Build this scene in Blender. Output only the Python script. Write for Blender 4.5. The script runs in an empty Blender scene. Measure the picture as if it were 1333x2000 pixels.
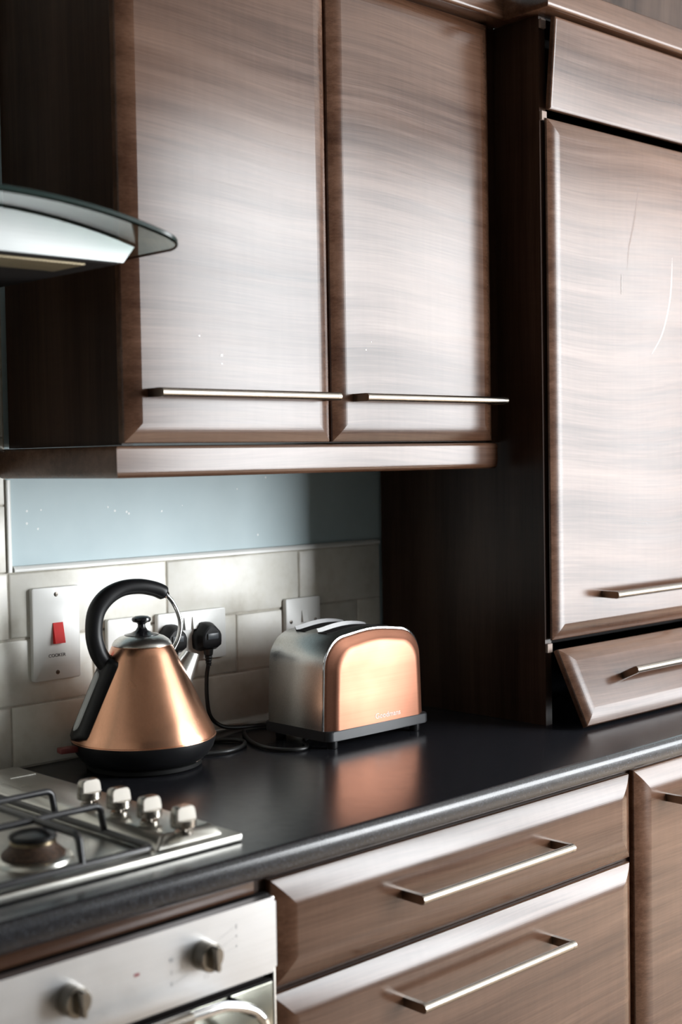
import bpy, bmesh, math, random
from mathutils import Vector, Matrix
PI = math.pi
SC = bpy.context.scene
COL = SC.collection
ZC = 0.91                      # height of the worktop surface above the floor

# ------------------------------------------------------------------ camera, world, daylight, exposure
def w3(x, d, z):               # x along the cabinet wall, d out from that wall, z above the worktop
    return Vector((x, -d, z + ZC))

cam_data = bpy.data.cameras.new('camera')
cam = bpy.data.objects.new('camera', cam_data); COL.objects.link(cam)
R_ = Vector((0.72160608, -0.69209395, -0.01704774))
U_ = Vector((0.0399809, 0.01707694, 0.99905451))
F_ = Vector((0.69114845, 0.72160539, -0.03999337))
M = Matrix((R_, U_, -F_)).transposed().to_4x4()
M.translation = Vector((-1.89306113, -1.87487281, 0.47310148 + ZC))
cam.matrix_world = M
cam_data.sensor_fit = 'VERTICAL'
cam_data.sensor_height = 36.0
cam_data.sensor_width = 24.0
cam_data.lens = 2681.6494 / 2000 * 36.0
cam_data.clip_start = 0.05
cam_data.dof.use_dof = True
cam_data.dof.focus_distance = 2.2
cam_data.dof.aperture_fstop = 3.2
SC.camera = cam

SC.view_settings.view_transform = 'Standard'
SC.view_settings.look = 'None'
SC.view_settings.gamma = 1.0
SC.view_settings.exposure = 0.0
SC.view_settings.use_curve_mapping = False

world = bpy.data.worlds.new('world'); SC.world = world
world.use_nodes = True
world.node_tree.nodes['Background'].inputs[0].default_value = (0.75, 0.85, 1.0, 1)
world.node_tree.nodes['Background'].inputs[1].default_value = 0.6

WIN_D = 2.6                    # the wall with the windows, facing the cabinets
PANES = [(0.95, 1.95), (2.05, 3.05), (3.15, 4.35)]
WIN_Z = (-0.50, 1.64)
for i, (a, b) in enumerate(PANES):
    ld = bpy.data.lights.new('daylight', 'AREA')
    ld.shape = 'RECTANGLE'; ld.size = b - a; ld.size_y = WIN_Z[1] - WIN_Z[0]
    ld.color = (0.95, 0.98, 1.0)
    ld.energy = (80, 64, 50)[i] * (b - a) * (WIN_Z[1] - WIN_Z[0])
    lo = bpy.data.objects.new('daylight', ld); COL.objects.link(lo)
    lo.location = w3((a + b) / 2, WIN_D + 0.16, sum(WIN_Z) / 2)
    lo.rotation_euler = (PI / 2, 0, 0)          # shines towards +y, into the room

# ------------------------------------------------------------------ materials
def new_mat(name):
    m = bpy.data.materials.new(name); m.use_nodes = True
    nt = m.node_tree; nt.nodes.clear()
    out = nt.nodes.new('ShaderNodeOutputMaterial')
    b = nt.nodes.new('ShaderNodeBsdfPrincipled')
    nt.links.new(b.outputs[0], out.inputs[0])
    return m, nt, b

def coords(nt, scale=(1, 1, 1), rot=(0, 0, 0), rnd=False):
    tc = nt.nodes.new('ShaderNodeTexCoord'); mp = nt.nodes.new('ShaderNodeMapping')
    mp.inputs['Scale'].default_value = scale; mp.inputs['Rotation'].default_value = rot
    src = tc.outputs['Object']
    if rnd:
        oi = nt.nodes.new('ShaderNodeObjectInfo')
        ad = nt.nodes.new('ShaderNodeVectorMath'); ad.operation = 'MULTIPLY_ADD'
        cb = nt.nodes.new('ShaderNodeCombineXYZ')
        for k in range(3): nt.links.new(oi.outputs['Random'], cb.inputs[k])
        nt.links.new(cb.outputs[0], ad.inputs[0]); ad.inputs[1].default_value = (7.3, 3.1, 5.7)
        nt.links.new(src, ad.inputs[2]); src = ad.outputs[0]
    nt.links.new(src, mp.inputs[0])
    return mp.outputs[0]

def noise(nt, vec, scale, detail=3, rough=0.55, dist=0.0):
    n = nt.nodes.new('ShaderNodeTexNoise')
    n.inputs['Scale'].default_value = scale; n.inputs['Detail'].default_value = detail
    n.inputs['Roughness'].default_value = rough; n.inputs['Distortion'].default_value = dist
    nt.links.new(vec, n.inputs['Vector'])
    return n.outputs['Fac']

def ramp(nt, fac, stops):
    r = nt.nodes.new('ShaderNodeValToRGB')
    e = r.color_ramp.elements
    while len(e) < len(stops): e.new(0.5)
    for k, (p, c) in enumerate(stops):
        e[k].position = p; e[k].color = (*c, 1) if len(c) == 3 else c
    nt.links.new(fac, r.inputs[0])
    return r.outputs[0]

def math_n(nt, op, a, b=None, clamp=False):
    n = nt.nodes.new('ShaderNodeMath'); n.operation = op; n.use_clamp = clamp
    for k, v in enumerate((a, b)):
        if v is None: continue
        if isinstance(v, (int, float)): n.inputs[k].default_value = v
        else: nt.links.new(v, n.inputs[k])
    return n.outputs[0]

def mixc(nt, fac, a, b, mode='MIX'):
    n = nt.nodes.new('ShaderNodeMix'); n.data_type = 'RGBA'; n.blend_type = mode
    for sock, v in ((n.inputs[0], fac), (n.inputs[6], a), (n.inputs[7], b)):
        if isinstance(v, (int, float)): sock.default_value = v
        elif isinstance(v, tuple): sock.default_value = (*v, 1)
        else: nt.links.new(v, sock)
    return n.outputs[2]

def bump(nt, b, h, strength=0.1, dist=0.001):
    n = nt.nodes.new('ShaderNodeBump')
    n.inputs['Strength'].default_value = strength; n.inputs['Distance'].default_value = dist
    nt.links.new(h, n.inputs['Height']); nt.links.new(n.outputs[0], b.inputs['Normal'])

def plain(name, col, rough=0.5, metal=0.0, spec=0.5, var=0.06, vscale=30):
    m, nt, b = new_mat(name)
    f = noise(nt, coords(nt), vscale, 3)
    c0 = tuple(max(0, c * (1 - var)) for c in col); c1 = tuple(min(1, c * (1 + var)) for c in col)
    nt.links.new(ramp(nt, f, [(0.3, c0), (0.7, c1)]), b.inputs['Base Color'])
    b.inputs['Roughness'].default_value = rough; b.inputs['Metallic'].default_value = metal
    b.inputs['Specular IOR Level'].default_value = spec
    return m

def walnut(name, axis, dark=1.0, rough=0.21, spec=0.40):
    """walnut veneer, grain running along axis 'x' or 'z'"""
    m, nt, b = new_mat(name)
    g = lambda along, across: ((along, across, across) if axis == 'x' else (across, across, along))
    base = coords(nt, (1, 1, 1), rnd=True)
    flow = noise(nt, base, 1.6, 1)                          # slow bending of the grain
    warp = nt.nodes.new('ShaderNodeVectorMath'); warp.operation = 'MULTIPLY_ADD'
    cb = nt.nodes.new('ShaderNodeCombineXYZ')
    for k in range(3): nt.links.new(flow, cb.inputs[k])
    nt.links.new(cb.outputs[0], warp.inputs[0])
    warp.inputs[1].default_value = (0, 0, 0.07) if axis == 'x' else (0.05, 0.03, 0)
    nt.links.new(base, warp.inputs[2])
    def mapped(s):
        mp = nt.nodes.new('ShaderNodeMapping'); mp.inputs['Scale'].default_value = s
        nt.links.new(warp.outputs[0], mp.inputs[0]); return mp.outputs[0]
    broad = noise(nt, mapped(g(0.7, 9)), 1.6, 3, 0.5)
    mid = noise(nt, mapped(g(1.2, 45)), 1.5, 4, 0.6)
    fine = noise(nt, mapped(g(5, 260)), 1.5, 3, 0.65)
    fleck = noise(nt, mapped(g(70, 6)), 1.4, 2, 0.5)         # cross figure
    s = math_n(nt, 'MULTIPLY', broad, 0.46)
    s = math_n(nt, 'ADD', s, math_n(nt, 'MULTIPLY', mid, 0.30))
    s = math_n(nt, 'ADD', s, math_n(nt, 'MULTIPLY', fine, 0.23))
    s = math_n(nt, 'ADD', s, math_n(nt, 'MULTIPLY', fleck, 0.05))
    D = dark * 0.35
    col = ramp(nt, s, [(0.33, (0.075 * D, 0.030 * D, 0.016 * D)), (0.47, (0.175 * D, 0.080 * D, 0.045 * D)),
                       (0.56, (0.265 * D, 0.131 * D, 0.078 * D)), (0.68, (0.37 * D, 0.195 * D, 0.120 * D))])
    nt.links.new(col, b.inputs['Base Color'])
    r = math_n(nt, 'ADD', math_n(nt, 'MULTIPLY', mid, 0.10), rough - 0.05)
    nt.links.new(r, b.inputs['Roughness'])
    nt.links.new(math_n(nt, 'MULTIPLY', math_n(nt, 'ADD', s, 0.5), spec), b.inputs['Specular IOR Level'])
    bump(nt, b, fine, 0.08, 0.0003)
    return m

def brushed(name, col, rough, axis='x', var=0.10, metal=1.0):
    m, nt, b = new_mat(name)
    s = {'x': (6, 500, 500), 'y': (500, 6, 500), 'z': (500, 500, 6)}[axis]
    f = noise(nt, coords(nt, s), 1.0, 2)
    big = noise(nt, coords(nt), 14, 3)
    c0 = tuple(c * (1 - var) for c in col); c1 = tuple(min(1, c * (1 + var)) for c in col)
    nt.links.new(ramp(nt, f, [(0.3, c0), (0.7, c1)]), b.inputs['Base Color'])
    b.inputs['Metallic'].default_value = metal
    nt.links.new(math_n(nt, 'ADD', math_n(nt, 'MULTIPLY', big, 0.14), rough - 0.07), b.inputs['Roughness'])
    bump(nt, b, f, 0.06, 0.0003)
    return m

MW_H = walnut('walnut_horizontal', 'x')
MW_V = walnut('walnut_vertical_shaded', 'z', 0.40, 0.34, 0.22)  # same walnut, with the shade on the side panels put into the colour
M_DARK = plain('dark_void', (0.010, 0.008, 0.008), 0.7, 0, 0.15)  # near-black: shade of gaps, slots and insides put into the colour
M_STEEL = brushed('brushed_steel', (0.62, 0.61, 0.58), 0.30, 'x')
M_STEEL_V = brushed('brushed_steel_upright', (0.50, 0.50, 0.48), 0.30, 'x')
M_PANEL = brushed('oven_panel_steel', (0.56, 0.56, 0.565), 0.42, 'x', 0.03)
M_HOB = brushed('hob_steel', (0.56, 0.55, 0.51), 0.30, 'y', 0.05)
M_HANDLE = brushed('satin_nickel', (0.30, 0.27, 0.235), 0.22, 'x', 0.05)
M_CHROME = plain('chrome', (0.82, 0.82, 0.82), 0.10, 1.0, 0.5, 0.01)
M_KNOB = plain('polished_nickel', (0.36, 0.335, 0.30), 0.24, 1.0, 0.5, 0.02)
M_COPPER = brushed('copper_kettle', (0.70, 0.37, 0.235), 0.25, 'z', 0.05)
M_COPPER_T = brushed('copper_toaster', (0.31, 0.140, 0.090), 0.44, 'x', 0.05)
M_BLACK = plain('black_plastic', (0.008, 0.008, 0.009), 0.38, 0, 0.3)
M_BLACK_G = plain('black_gloss', (0.010, 0.010, 0.012), 0.18)
M_RUBBER = plain('black_cable', (0.010, 0.010, 0.010), 0.45)
M_BASEGREY = plain('charcoal_plastic', (0.022, 0.023, 0.026), 0.42)
M_IRON = plain('enamelled_iron', (0.014, 0.014, 0.017), 0.33, 0, 0.6, 0.3, 120)
M_WHITE = plain('white_plastic', (0.74, 0.74, 0.71), 0.32, 0, 0.5, 0.02)
M_CREAM = plain('cream_edging', (0.26, 0.20, 0.17), 0.6, 0, 0.2)
M_RED = plain('red_plastic', (0.72, 0.022, 0.020), 0.5, 0, 0.2)
M_DKRED = plain('dark_red_plastic', (0.10, 0.012, 0.010), 0.35)
M_INK = plain('dark_print', (0.05, 0.05, 0.055), 0.6)
M_INKL = plain('faint_print', (0.40, 0.40, 0.41), 0.6)
M_SPOT = plain('red_spot', (0.25, 0.02, 0.03), 0.6)
M_PALE = plain('pale_print', (0.75, 0.74, 0.70), 0.5)
M_GAUGE = plain('smoked_window', (0.50, 0.52, 0.52), 0.35)
M_FLOOR = plain('floor_vinyl', (0.56, 0.43, 0.32), 0.5, 0, 0.4, 0.15, 6)
M_CEIL = plain('ceiling_paint', (0.45, 0.44, 0.43), 0.9)
M_WALL = plain('room_paint', (0.16, 0.16, 0.16), 0.85)
M_WALL_L = plain('pale_room_paint', (0.62, 0.60, 0.56), 0.85)
M_FRAME = plain('window_frame_white', (0.72, 0.72, 0.72), 0.4)
M_CAP = plain('burner_enamel', (0.008, 0.008, 0.009), 0.32, 0, 0.35)
M_RUST = plain('burner_stained_brass', (0.055, 0.030, 0.018), 0.55, 0.4, 0.5, 0.6, 160)
M_BAND = plain('burner_tarnished_band', (0.30, 0.24, 0.16), 0.3, 1.0, 0.5, 0.3, 80)
M_BURNER = plain('burner_aluminium', (0.68, 0.67, 0.62), 0.30, 1.0)

def mat_tile():
    m, nt, b = new_mat('cream_tile_glaze')
    v = coords(nt)
    f = math_n(nt, 'ADD', math_n(nt, 'MULTIPLY', noise(nt, v, 9, 4, 0.6), 0.6), math_n(nt, 'MULTIPLY', noise(nt, v, 45, 3), 0.4))
    nt.links.new(ramp(nt, f, [(0.32, (0.60, 0.57, 0.49)), (0.5, (0.72, 0.70, 0.63)), (0.68, (0.78, 0.765, 0.71))]), b.inputs['Base Color'])
    b.inputs['Roughness'].default_value = 0.38
    bump(nt, b, noise(nt, v, 18, 3), 0.10, 0.002)
    return m
M_TILE = mat_tile()
M_GROUT = plain('grout', (0.50, 0.47, 0.41), 0.85, 0, 0.2, 0.2, 60)

def mat_blue():
    m, nt, b = new_mat('blue_grey_paint')
    v = coords(nt)
    vo = nt.nodes.new('ShaderNodeTexVoronoi'); vo.inputs['Scale'].default_value = 62
    nt.links.new(v, vo.inputs['Vector'])
    dots = math_n(nt, 'LESS_THAN', vo.outputs['Distance'], 0.13)
    sparse = math_n(nt, 'GREATER_THAN', noise(nt, v, 11, 2), 0.60)
    f = math_n(nt, 'MULTIPLY', dots, sparse)
    basec = ramp(nt, noise(nt, v, 7, 3), [(0.3, (0.40, 0.51, 0.54)), (0.7, (0.46, 0.57, 0.595))])
    nt.links.new(mixc(nt, f, basec, (0.72, 0.76, 0.76)), b.inputs['Base Color'])
    b.inputs['Roughness'].default_value = 0.5
    return m
M_BLUE = mat_blue()

def mat_worktop():
    m, nt, b = new_mat('black_laminate')
    v = coords(nt)
    f = noise(nt, v, 420, 2)
    g = noise(nt, v, 60, 4)
    c = ramp(nt, f, [(0.40, (0.008, 0.008, 0.010)), (0.62, (0.020, 0.021, 0.026)), (0.74, (0.075, 0.08, 0.095))])
    nt.links.new(c, b.inputs['Base Color'])
    nt.links.new(math_n(nt, 'ADD', math_n(nt, 'MULTIPLY', g, 0.10), 0.19), b.inputs['Roughness'])
    bump(nt, b, f, 0.10, 0.0004)
    return m
M_TOP = mat_worktop()

def mat_glass():
    m, nt, b = new_mat('green_tinted_glass')
    b.inputs['Base Color'].default_value = (0.62, 0.74, 0.70, 1)
    b.inputs['Transmission Weight'].default_value = 1.0
    b.inputs['Roughness'].default_value = 0.0; b.inputs['IOR'].default_value = 1.5
    return m
M_GLASS = mat_glass()

def mat_filter():
    m, nt, b = new_mat('greasy_filter_mesh')
    v = coords(nt, (260, 260, 260), (0, 0, PI / 4))
    ch = nt.nodes.new('ShaderNodeTexChecker'); ch.inputs['Scale'].default_value = 1.0
    nt.links.new(v, ch.inputs['Vector'])
    ch.inputs['Color1'].default_value = (0.42, 0.35, 0.22, 1); ch.inputs['Color2'].default_value = (0.10, 0.08, 0.05, 1)
    nt.links.new(ch.outputs[0], b.inputs['Base Color'])
    b.inputs['Metallic'].default_value = 0.6; b.inputs['Roughness'].default_value = 0.45
    return m
M_FILTER = mat_filter()

# ------------------------------------------------------------------ mesh helpers (all take x, d, z above the worktop)
def world_loc(o):
    v = Vector((0, 0, 0))
    while o is not None:
        v = v + o.location; o = o.parent
    return v

def obj(name, bm, mat, parent=None, smooth=35, kind=None):
    bmesh.ops.recalc_face_normals(bm, faces=bm.faces[:])
    if parent is not None:
        bmesh.ops.translate(bm, verts=bm.verts[:], vec=-world_loc(parent))
    me = bpy.data.meshes.new(name); bm.to_mesh(me); bm.free()
    me.materials.append(mat)
    if smooth:
        for p in me.polygons: p.use_smooth = True
        me.set_sharp_from_angle(angle=math.radians(smooth))
    o = bpy.data.objects.new(name, me); COL.objects.link(o)
    if parent is not None: o.parent = parent
    if kind: o['kind'] = kind
    return o

def tag(o, label, cat, group=None):
    o['label'] = label; o['category'] = cat
    if group: o['group'] = group
    return o

def thing(name, label, cat, loc, group=None):
    o = bpy.data.objects.new(name, None); COL.objects.link(o)
    o.location = w3(*loc); o.empty_display_size = 0.05
    return tag(o, label, cat, group)

def add_box(bm, x0, x1, d0, d1, z0, z1, bev=0.0, seg=2):
    vs = [bm.verts.new(w3(x, d, z)) for x in (x0, x1) for d in (d0, d1) for z in (z0, z1)]
    q = [(0, 1, 3, 2), (4, 6, 7, 5), (0, 4, 5, 1), (2, 3, 7, 6), (0, 2, 6, 4), (1, 5, 7, 3)]
    fs = [bm.faces.new([vs[i] for i in f]) for f in q]
    if bev:
        es = list({e for f in fs for e in f.edges})
        bmesh.ops.bevel(bm, geom=es, offset=bev, segments=seg, affect='EDGES', profile=0.5)

def box(x0, x1, d0, d1, z0, z1, bev=0.0, seg=2):
    bm = bmesh.new(); add_box(bm, x0, x1, d0, d1, z0, z1, bev, seg); return bm

def add_panel(bm, x0, x1, z0, z1, db, df, bw=0.026, bd=0.0078, n=9, place=None, a0=0.35):
    """raised door front: flat centre, softly curved mitred bevels all round, square edge"""
    place = place or (lambda x, d, z: w3(x, d, z))
    loops = []
    prof = [(0.0, 0.0)]
    for k in range(1, n + 1):
        t = k / n
        prof.append((bw * t, bd * (a0 * t + (1 - a0) * t * t)))
    prof.append((bw + 0.001, bd + 0.002))
    prof = [(bw + 0.001 - o, dd) for o, dd in prof]     # inset from outer edge, drop from the front
    for ins, drop in prof:
        loops.append([(x0 + ins, df - drop, z0 + ins), (x1 - ins, df - drop, z0 + ins), (x1 - ins, df - drop, z1 - ins), (x0 + ins, df - drop, z1 - ins)])
    loops.append([(x0, db, z0), (x1, db, z0), (x1, db, z1), (x0, db, z1)])
    rings = [[bm.verts.new(place(*p)) for p in L] for L in loops]
    bm.faces.new(rings[0])
    for A, B in zip(rings, rings[1:]):
        for i in range(4):
            bm.faces.new((A[i], A[(i + 1) % 4], B[(i + 1) % 4], B[i]))
    bm.faces.new(rings[-1])

def add_lathe(bm, prof, cx, cd, z0=0.0, n=72, close_bot=True, close_top=True):
    rings = []
    for r, z in prof:
        rings.append([bm.verts.new(w3(cx + r * math.cos(2 * PI * i / n), cd + r * math.sin(2 * PI * i / n), z0 + z)) for i in range(n)])
    for A, B in zip(rings, rings[1:]):
        for i in range(n):
            bm.faces.new((A[i], A[(i + 1) % n], B[(i + 1) % n], B[i]))
    if close_bot: bm.faces.new(rings[0])
    if close_top: bm.faces.new(rings[-1])

def lathe(*a, **k):
    bm = bmesh.new(); add_lathe(bm, *a, **k); return bm

def catmull(pts, n=8):
    P = [Vector(p) for p in pts]
    P = [P[0] * 2 - P[1]] + P + [P[-1] * 2 - P[-2]]
    out = []
    for i in range(1, len(P) - 2):
        for k in range(n):
            t = k / n
            a, b, c, d = P[i - 1], P[i], P[i + 1], P[i + 2]
            out.append(0.5 * ((2 * b) + (c - a) * t + (2 * a - 5 * b + 4 * c - d) * t * t + (3 * b - a - 3 * c + d) * t ** 3))
    out.append(P[-2])
    return out

def add_tube(bm, pts, r, n=14, smooth=8, flat=1.0):
    """tube through points (x, d, z); r a number or one radius per point"""
    W = [w3(*p) for p in pts]
    rs = [r] * len(W) if isinstance(r, (int, float)) else list(r)
    if smooth:
        path = catmull(W, smooth)
        rad = [v[0] for v in catmull([(a, 0, 0) for a in rs], smooth)]
    else:
        path, rad = W, rs
    T = []
    for i in range(len(path)):
        a = path[max(i - 1, 0)]; b = path[min(i + 1, len(path) - 1)]
        T.append((b - a).normalized())
    up = Vector((0, 0, 1)) if abs(T[0].z) < 0.9 else Vector((1, 0, 0))
    nrm = (up - T[0] * up.dot(T[0])).normalized()
    rings = []
    for i, p in enumerate(path):
        nrm = (nrm - T[i] * nrm.dot(T[i])).normalized()
        bi = T[i].cross(nrm)
        rings.append([bm.verts.new(p + (nrm * math.cos(2 * PI * k / n) + bi * math.sin(2 * PI * k / n) * flat) * rad[i]) for k in range(n)])
    for A, B in zip(rings, rings[1:]):
        for k in range(n): bm.faces.new((A[k], A[(k + 1) % n], B[(k + 1) % n], B[k]))
    bm.faces.new(rings[0]); bm.faces.new(rings[-1])

def tube(*a, **k):
    bm = bmesh.new(); add_tube(bm, *a, **k); return bm

def add_prism(bm, outline, axis, a, b):
    """outline extruded from a to b along 'x' (points d, z), 'd' (points x, z) or 'z' (points x, d)"""
    f = {'x': lambda p, t: w3(t, p[0], p[1]), 'd': lambda p, t: w3(p[0], t, p[1]), 'z': lambda p, t: w3(p[0], p[1], t)}[axis]
    A = [bm.verts.new(f(p, a)) for p in outline]; B = [bm.verts.new(f(p, b)) for p in outline]
    n = len(outline)
    for i in range(n): bm.faces.new((A[i], A[(i + 1) % n], B[(i + 1) % n], B[i]))
    bm.faces.new(A); bm.faces.new(B)

def prism(*a):
    bm = bmesh.new(); add_prism(bm, *a); return bm

def arc(cx, cy, r, a0, a1, n=8):
    return [(cx + r * math.cos(math.radians(a0 + (a1 - a0) * i / n)), cy + r * math.sin(math.radians(a0 + (a1 - a0) * i / n))) for i in range(n + 1)]

def text_mesh(body, height, squash=1.0):
    cu = bpy.data.curves.new('lettering', 'FONT'); cu.body = body; cu.size = height; cu.extrude = 0.0002
    cu.align_x = 'CENTER'; cu.align_y = 'CENTER'
    o = bpy.data.objects.new('lettering', cu); COL.objects.link(o)
    bpy.context.view_layer.update()
    me = bpy.data.meshes.new_from_object(o.evaluated_get(bpy.context.evaluated_depsgraph_get()))
    bpy.data.objects.remove(o); bpy.data.curves.remove(cu)
    bm = bmesh.new(); bm.from_mesh(me); bpy.data.meshes.remove(me)
    return bm

def lettering(body, x, d, z, height, mat, parent, squash=1.0):
    bm = text_mesh(body, height)
    c = w3(x, d, z)
    for v in bm.verts: v.co = Vector((c.x + v.co.x * squash, c.y - v.co.z, c.z + v.co.y))
    return obj('lettering', bm, mat, parent, smooth=0)

def bar_handle(parent, x0, x1, d_face, z, stand=0.032, place=None, label=None):
    """D bar: two flat feet and a round bar between them"""
    bm = bmesh.new()
    r = 0.0062
    dd = d_face + stand
    add_tube(bm, [(x0 + 0.006, dd, z), (x1 - 0.006, dd, z)], r, 20, 0)
    for xa in (x0, x1 - 0.0075):
        out = [(d_face - 0.0005, z - r)] + arc(dd, z, r * 1.04, -90, 90, 8) + [(d_face - 0.0005, z + r)]
        add_prism(bm, out, 'x', xa, xa + 0.0075)
        for k in (xa + 0.0075 if xa == x0 else xa - 0.0015,):
            add_tube(bm, [(k, dd, z), (k + 0.0015, dd, z)], r * 0.93, 20, 0)
    if place:
        for v in bm.verts: v.co = place(v.co)
    return obj('handle', bm, M_HANDLE, parent)

# ------------------------------------------------------------------ the room
XL, XR = -2.9, 4.7
ZF, ZT = -ZC, 1.88
obj('floor', box(XL, XR, -0.1, WIN_D + 0.1, ZF - 0.1, ZF), M_FLOOR, kind='structure', smooth=0)
obj('ceiling', box(XL, XR, -0.1, WIN_D + 0.1, ZT, ZT + 0.1), M_CEIL, kind='structure', smooth=0)
wb = obj('wall_back', box(XL, XR, -0.1, 0.0, ZF, ZT), M_BLUE, kind='structure', smooth=0)
obj('wall_left', box(XL - 0.1, XL, -0.1, WIN_D + 0.1, ZF, ZT), M_WALL_L, kind='structure', smooth=0)
obj('wall_right', box(XR, XR + 0.1, -0.1, WIN_D + 0.1, ZF, ZT), M_WALL, kind='structure', smooth=0)
bm = bmesh.new()
wx0, wx1 = PANES[0][0] - 0.05, PANES[-1][1] + 0.05
add_box(bm, XL, wx0, WIN_D, WIN_D + 0.12, ZF, ZT); add_box(bm, wx1, XR, WIN_D, WIN_D + 0.12, ZF, ZT)
add_box(bm, wx0, wx1, WIN_D, WIN_D + 0.12, ZF, WIN_Z[0] - 0.05); add_box(bm, wx0, wx1, WIN_D, WIN_D + 0.12, WIN_Z[1] + 0.05, ZT)
obj('wall_front', bm, M_WALL, kind='structure', smooth=0)
bm = bmesh.new()
add_box(bm, wx0, wx1, WIN_D + 0.02, WIN_D + 0.09, WIN_Z[0] - 0.05, WIN_Z[0]); add_box(bm, wx0, wx1, WIN_D + 0.02, WIN_D + 0.09, WIN_Z[1], WIN_Z[1] + 0.05)
xs = [wx0] + [v for p in PANES for v in p] + [wx1]
for k in range(0, len(xs), 2): add_box(bm, xs[k], xs[k + 1], WIN_D + 0.02, WIN_D + 0.09, WIN_Z[0], WIN_Z[1])
obj('window_1', bm, M_FRAME, kind='structure', smooth=0)

# tiled splashback: 300 x 100 tiles in brick bond, each with a soft pillowed edge
TX, TW, TH = -0.8124, 0.2989, 0.1035
Z1 = -0.0062 + 3 * TH
TD = 0.008
bmt = bmesh.new()
def tile(x0, x1, z0, z1):
    g = 0.0012
    x0 += g; x1 -= g; z0 += g; z1 -= g
    if x1 - x0 < 0.01 or z1 - z0 < 0.01: return
    e = 0.0035
    loops = [[(x0, 0.0005, z0), (x1, 0.0005, z0), (x1, 0.0005, z1), (x0, 0.0005, z1)]]
    for ins, d in ((0, TD - 0.003), (0.0012, TD - 0.0012), (e, TD)):
        loops.append([(x0 + ins, d, z0 + ins), (x1 - ins, d, z0 + ins), (x1 - ins, d, z1 - ins), (x0 + ins, d, z1 - ins)])
    rings = [[bmt.verts.new(w3(*p)) for p in L] for L in loops]
    for A, B in zip(rings, rings[1:]):
        for i in range(4): bmt.faces.new((A[i], A[(i + 1) % 4], B[(i + 1) % 4], B[i]))
    bmt.faces.new(rings[-1])
def course(k, xa, xb):
    zt, zb = Z1 - k * TH, max(Z1 - (k + 1) * TH, 0.0006)
    off = TX + (0.5 * TW if k % 2 else 0.0)
    j = math.floor((xa - off) / TW)
    while off + j * TW < xb:
        tile(max(off + j * TW, xa), min(off + (j + 1) * TW, xb), zb, zt); j += 1
for k in range(0, 3): course(k, -1.75, -0.002)
for k in range(-11, 0): course(k, -1.75, TX - 0.001)
obj('tiling', bmt, M_TILE, wb, smooth=50)
bm = bmesh.new(); add_box(bm, -1.75, -0.002, 0.0002, 0.0052, 0, Z1); add_box(bm, -1.75, TX, 0.0002, 0.0052, Z1, 1.445)
obj('grout', bm, M_GROUT, wb, smooth=0)
out = [(0.0004, Z1 + 0.0003), (0.0095, Z1 + 0.0003)] + arc(0.0030, Z1 + 0.0025, 0.0068, 0, 90, 6) + [(0.0004, Z1 + 0.0093)]
obj('trim_1', prism(out, 'x', TX + 0.0105, -0.003), M_WHITE, kind='structure')
out = [(TX, 0.0004), (TX, 0.0095)] + [(TX + 0.0025 + 0.0068 * math.sin(math.radians(a)), 0.003 + 0.0068 * math.cos(math.radians(a))) for a in range(0, 91, 15)] + [(TX + 0.0098, 0.0004)]
obj('trim_2', prism(out, 'z', Z1 + 0.0003, 0.4465), M_WHITE, kind='structure')

# ------------------------------------------------------------------ worktop
out = [(0.001, 0.0)] + [(0.001, -0.0348)] + [(0.615, -0.0348)] + arc(0.615, -0.0228, 0.012, -90, 0, 5) + arc(0.615, -0.012, 0.012, 0, 90, 8)
tag(obj('worktop', prism(out, 'x', -1.75, 1.2), M_TOP), 'long black speckled laminate worktop with rounded front edge', 'worktop')

# ------------------------------------------------------------------ base units
DF = 0.612
def carcass(parent, x0, x1, z0, z1, d0=0.012, d1=0.590, t=0.018):
    obj('carcass', box(x0, x1, d0, d1, z0, z1), MW_V, parent, smooth=0)
t = thing('drawer_cabinet', 'walnut base cabinet with wide drawers, between oven and right-hand cupboard under worktop', 'cabinet', (-0.42, 0.3, -ZC))
carcass(t, -0.806, -0.032, -0.79, -0.0365)
for k, (za, zb) in enumerate(((-0.1834, -0.0467), (-0.478, -0.1912))):
    bm = bmesh.new(); add_panel(bm, -0.805, -0.0375, za, zb, 0.592, DF, 0.034, 0.0110, 14, None, 0.15)
    dr = obj('drawer', bm, MW_H, t, smooth=0)
    bar_handle(dr, -0.583, -0.2515, DF, (-0.114, -0.260)[k], 0.036)
bm = bmesh.new(); add_panel(bm, -0.805, -0.0375, -0.765, -0.4858, 0.592, DF)
obj('drawer', bm, MW_H, t, smooth=0)
obj('plinth', box(-0.806, -0.032, 0.50, 0.53, -ZC + 0.001, -0.79), MW_H, t, smooth=0)

t = thing('base_cabinet', 'walnut base cupboard at the right edge, beside the wide drawers', 'cabinet', (0.22, 0.3, -ZC))
carcass(t, -0.0315, 0.470, -0.79, -0.0365)
bm = bmesh.new(); add_panel(bm, -0.0248, 0.467, -0.765, -0.0440, 0.592, DF, 0.034, 0.0110, 14, None, 0.15)
dr = obj('door', bm, MW_H, t, smooth=0)
bar_handle(dr, 0.052, 0.388, DF, -0.1005, 0.036)
obj('plinth', box(-0.0315, 0.470, 0.50, 0.53, -ZC + 0.001, -0.79), MW_H, t, smooth=0)

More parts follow.
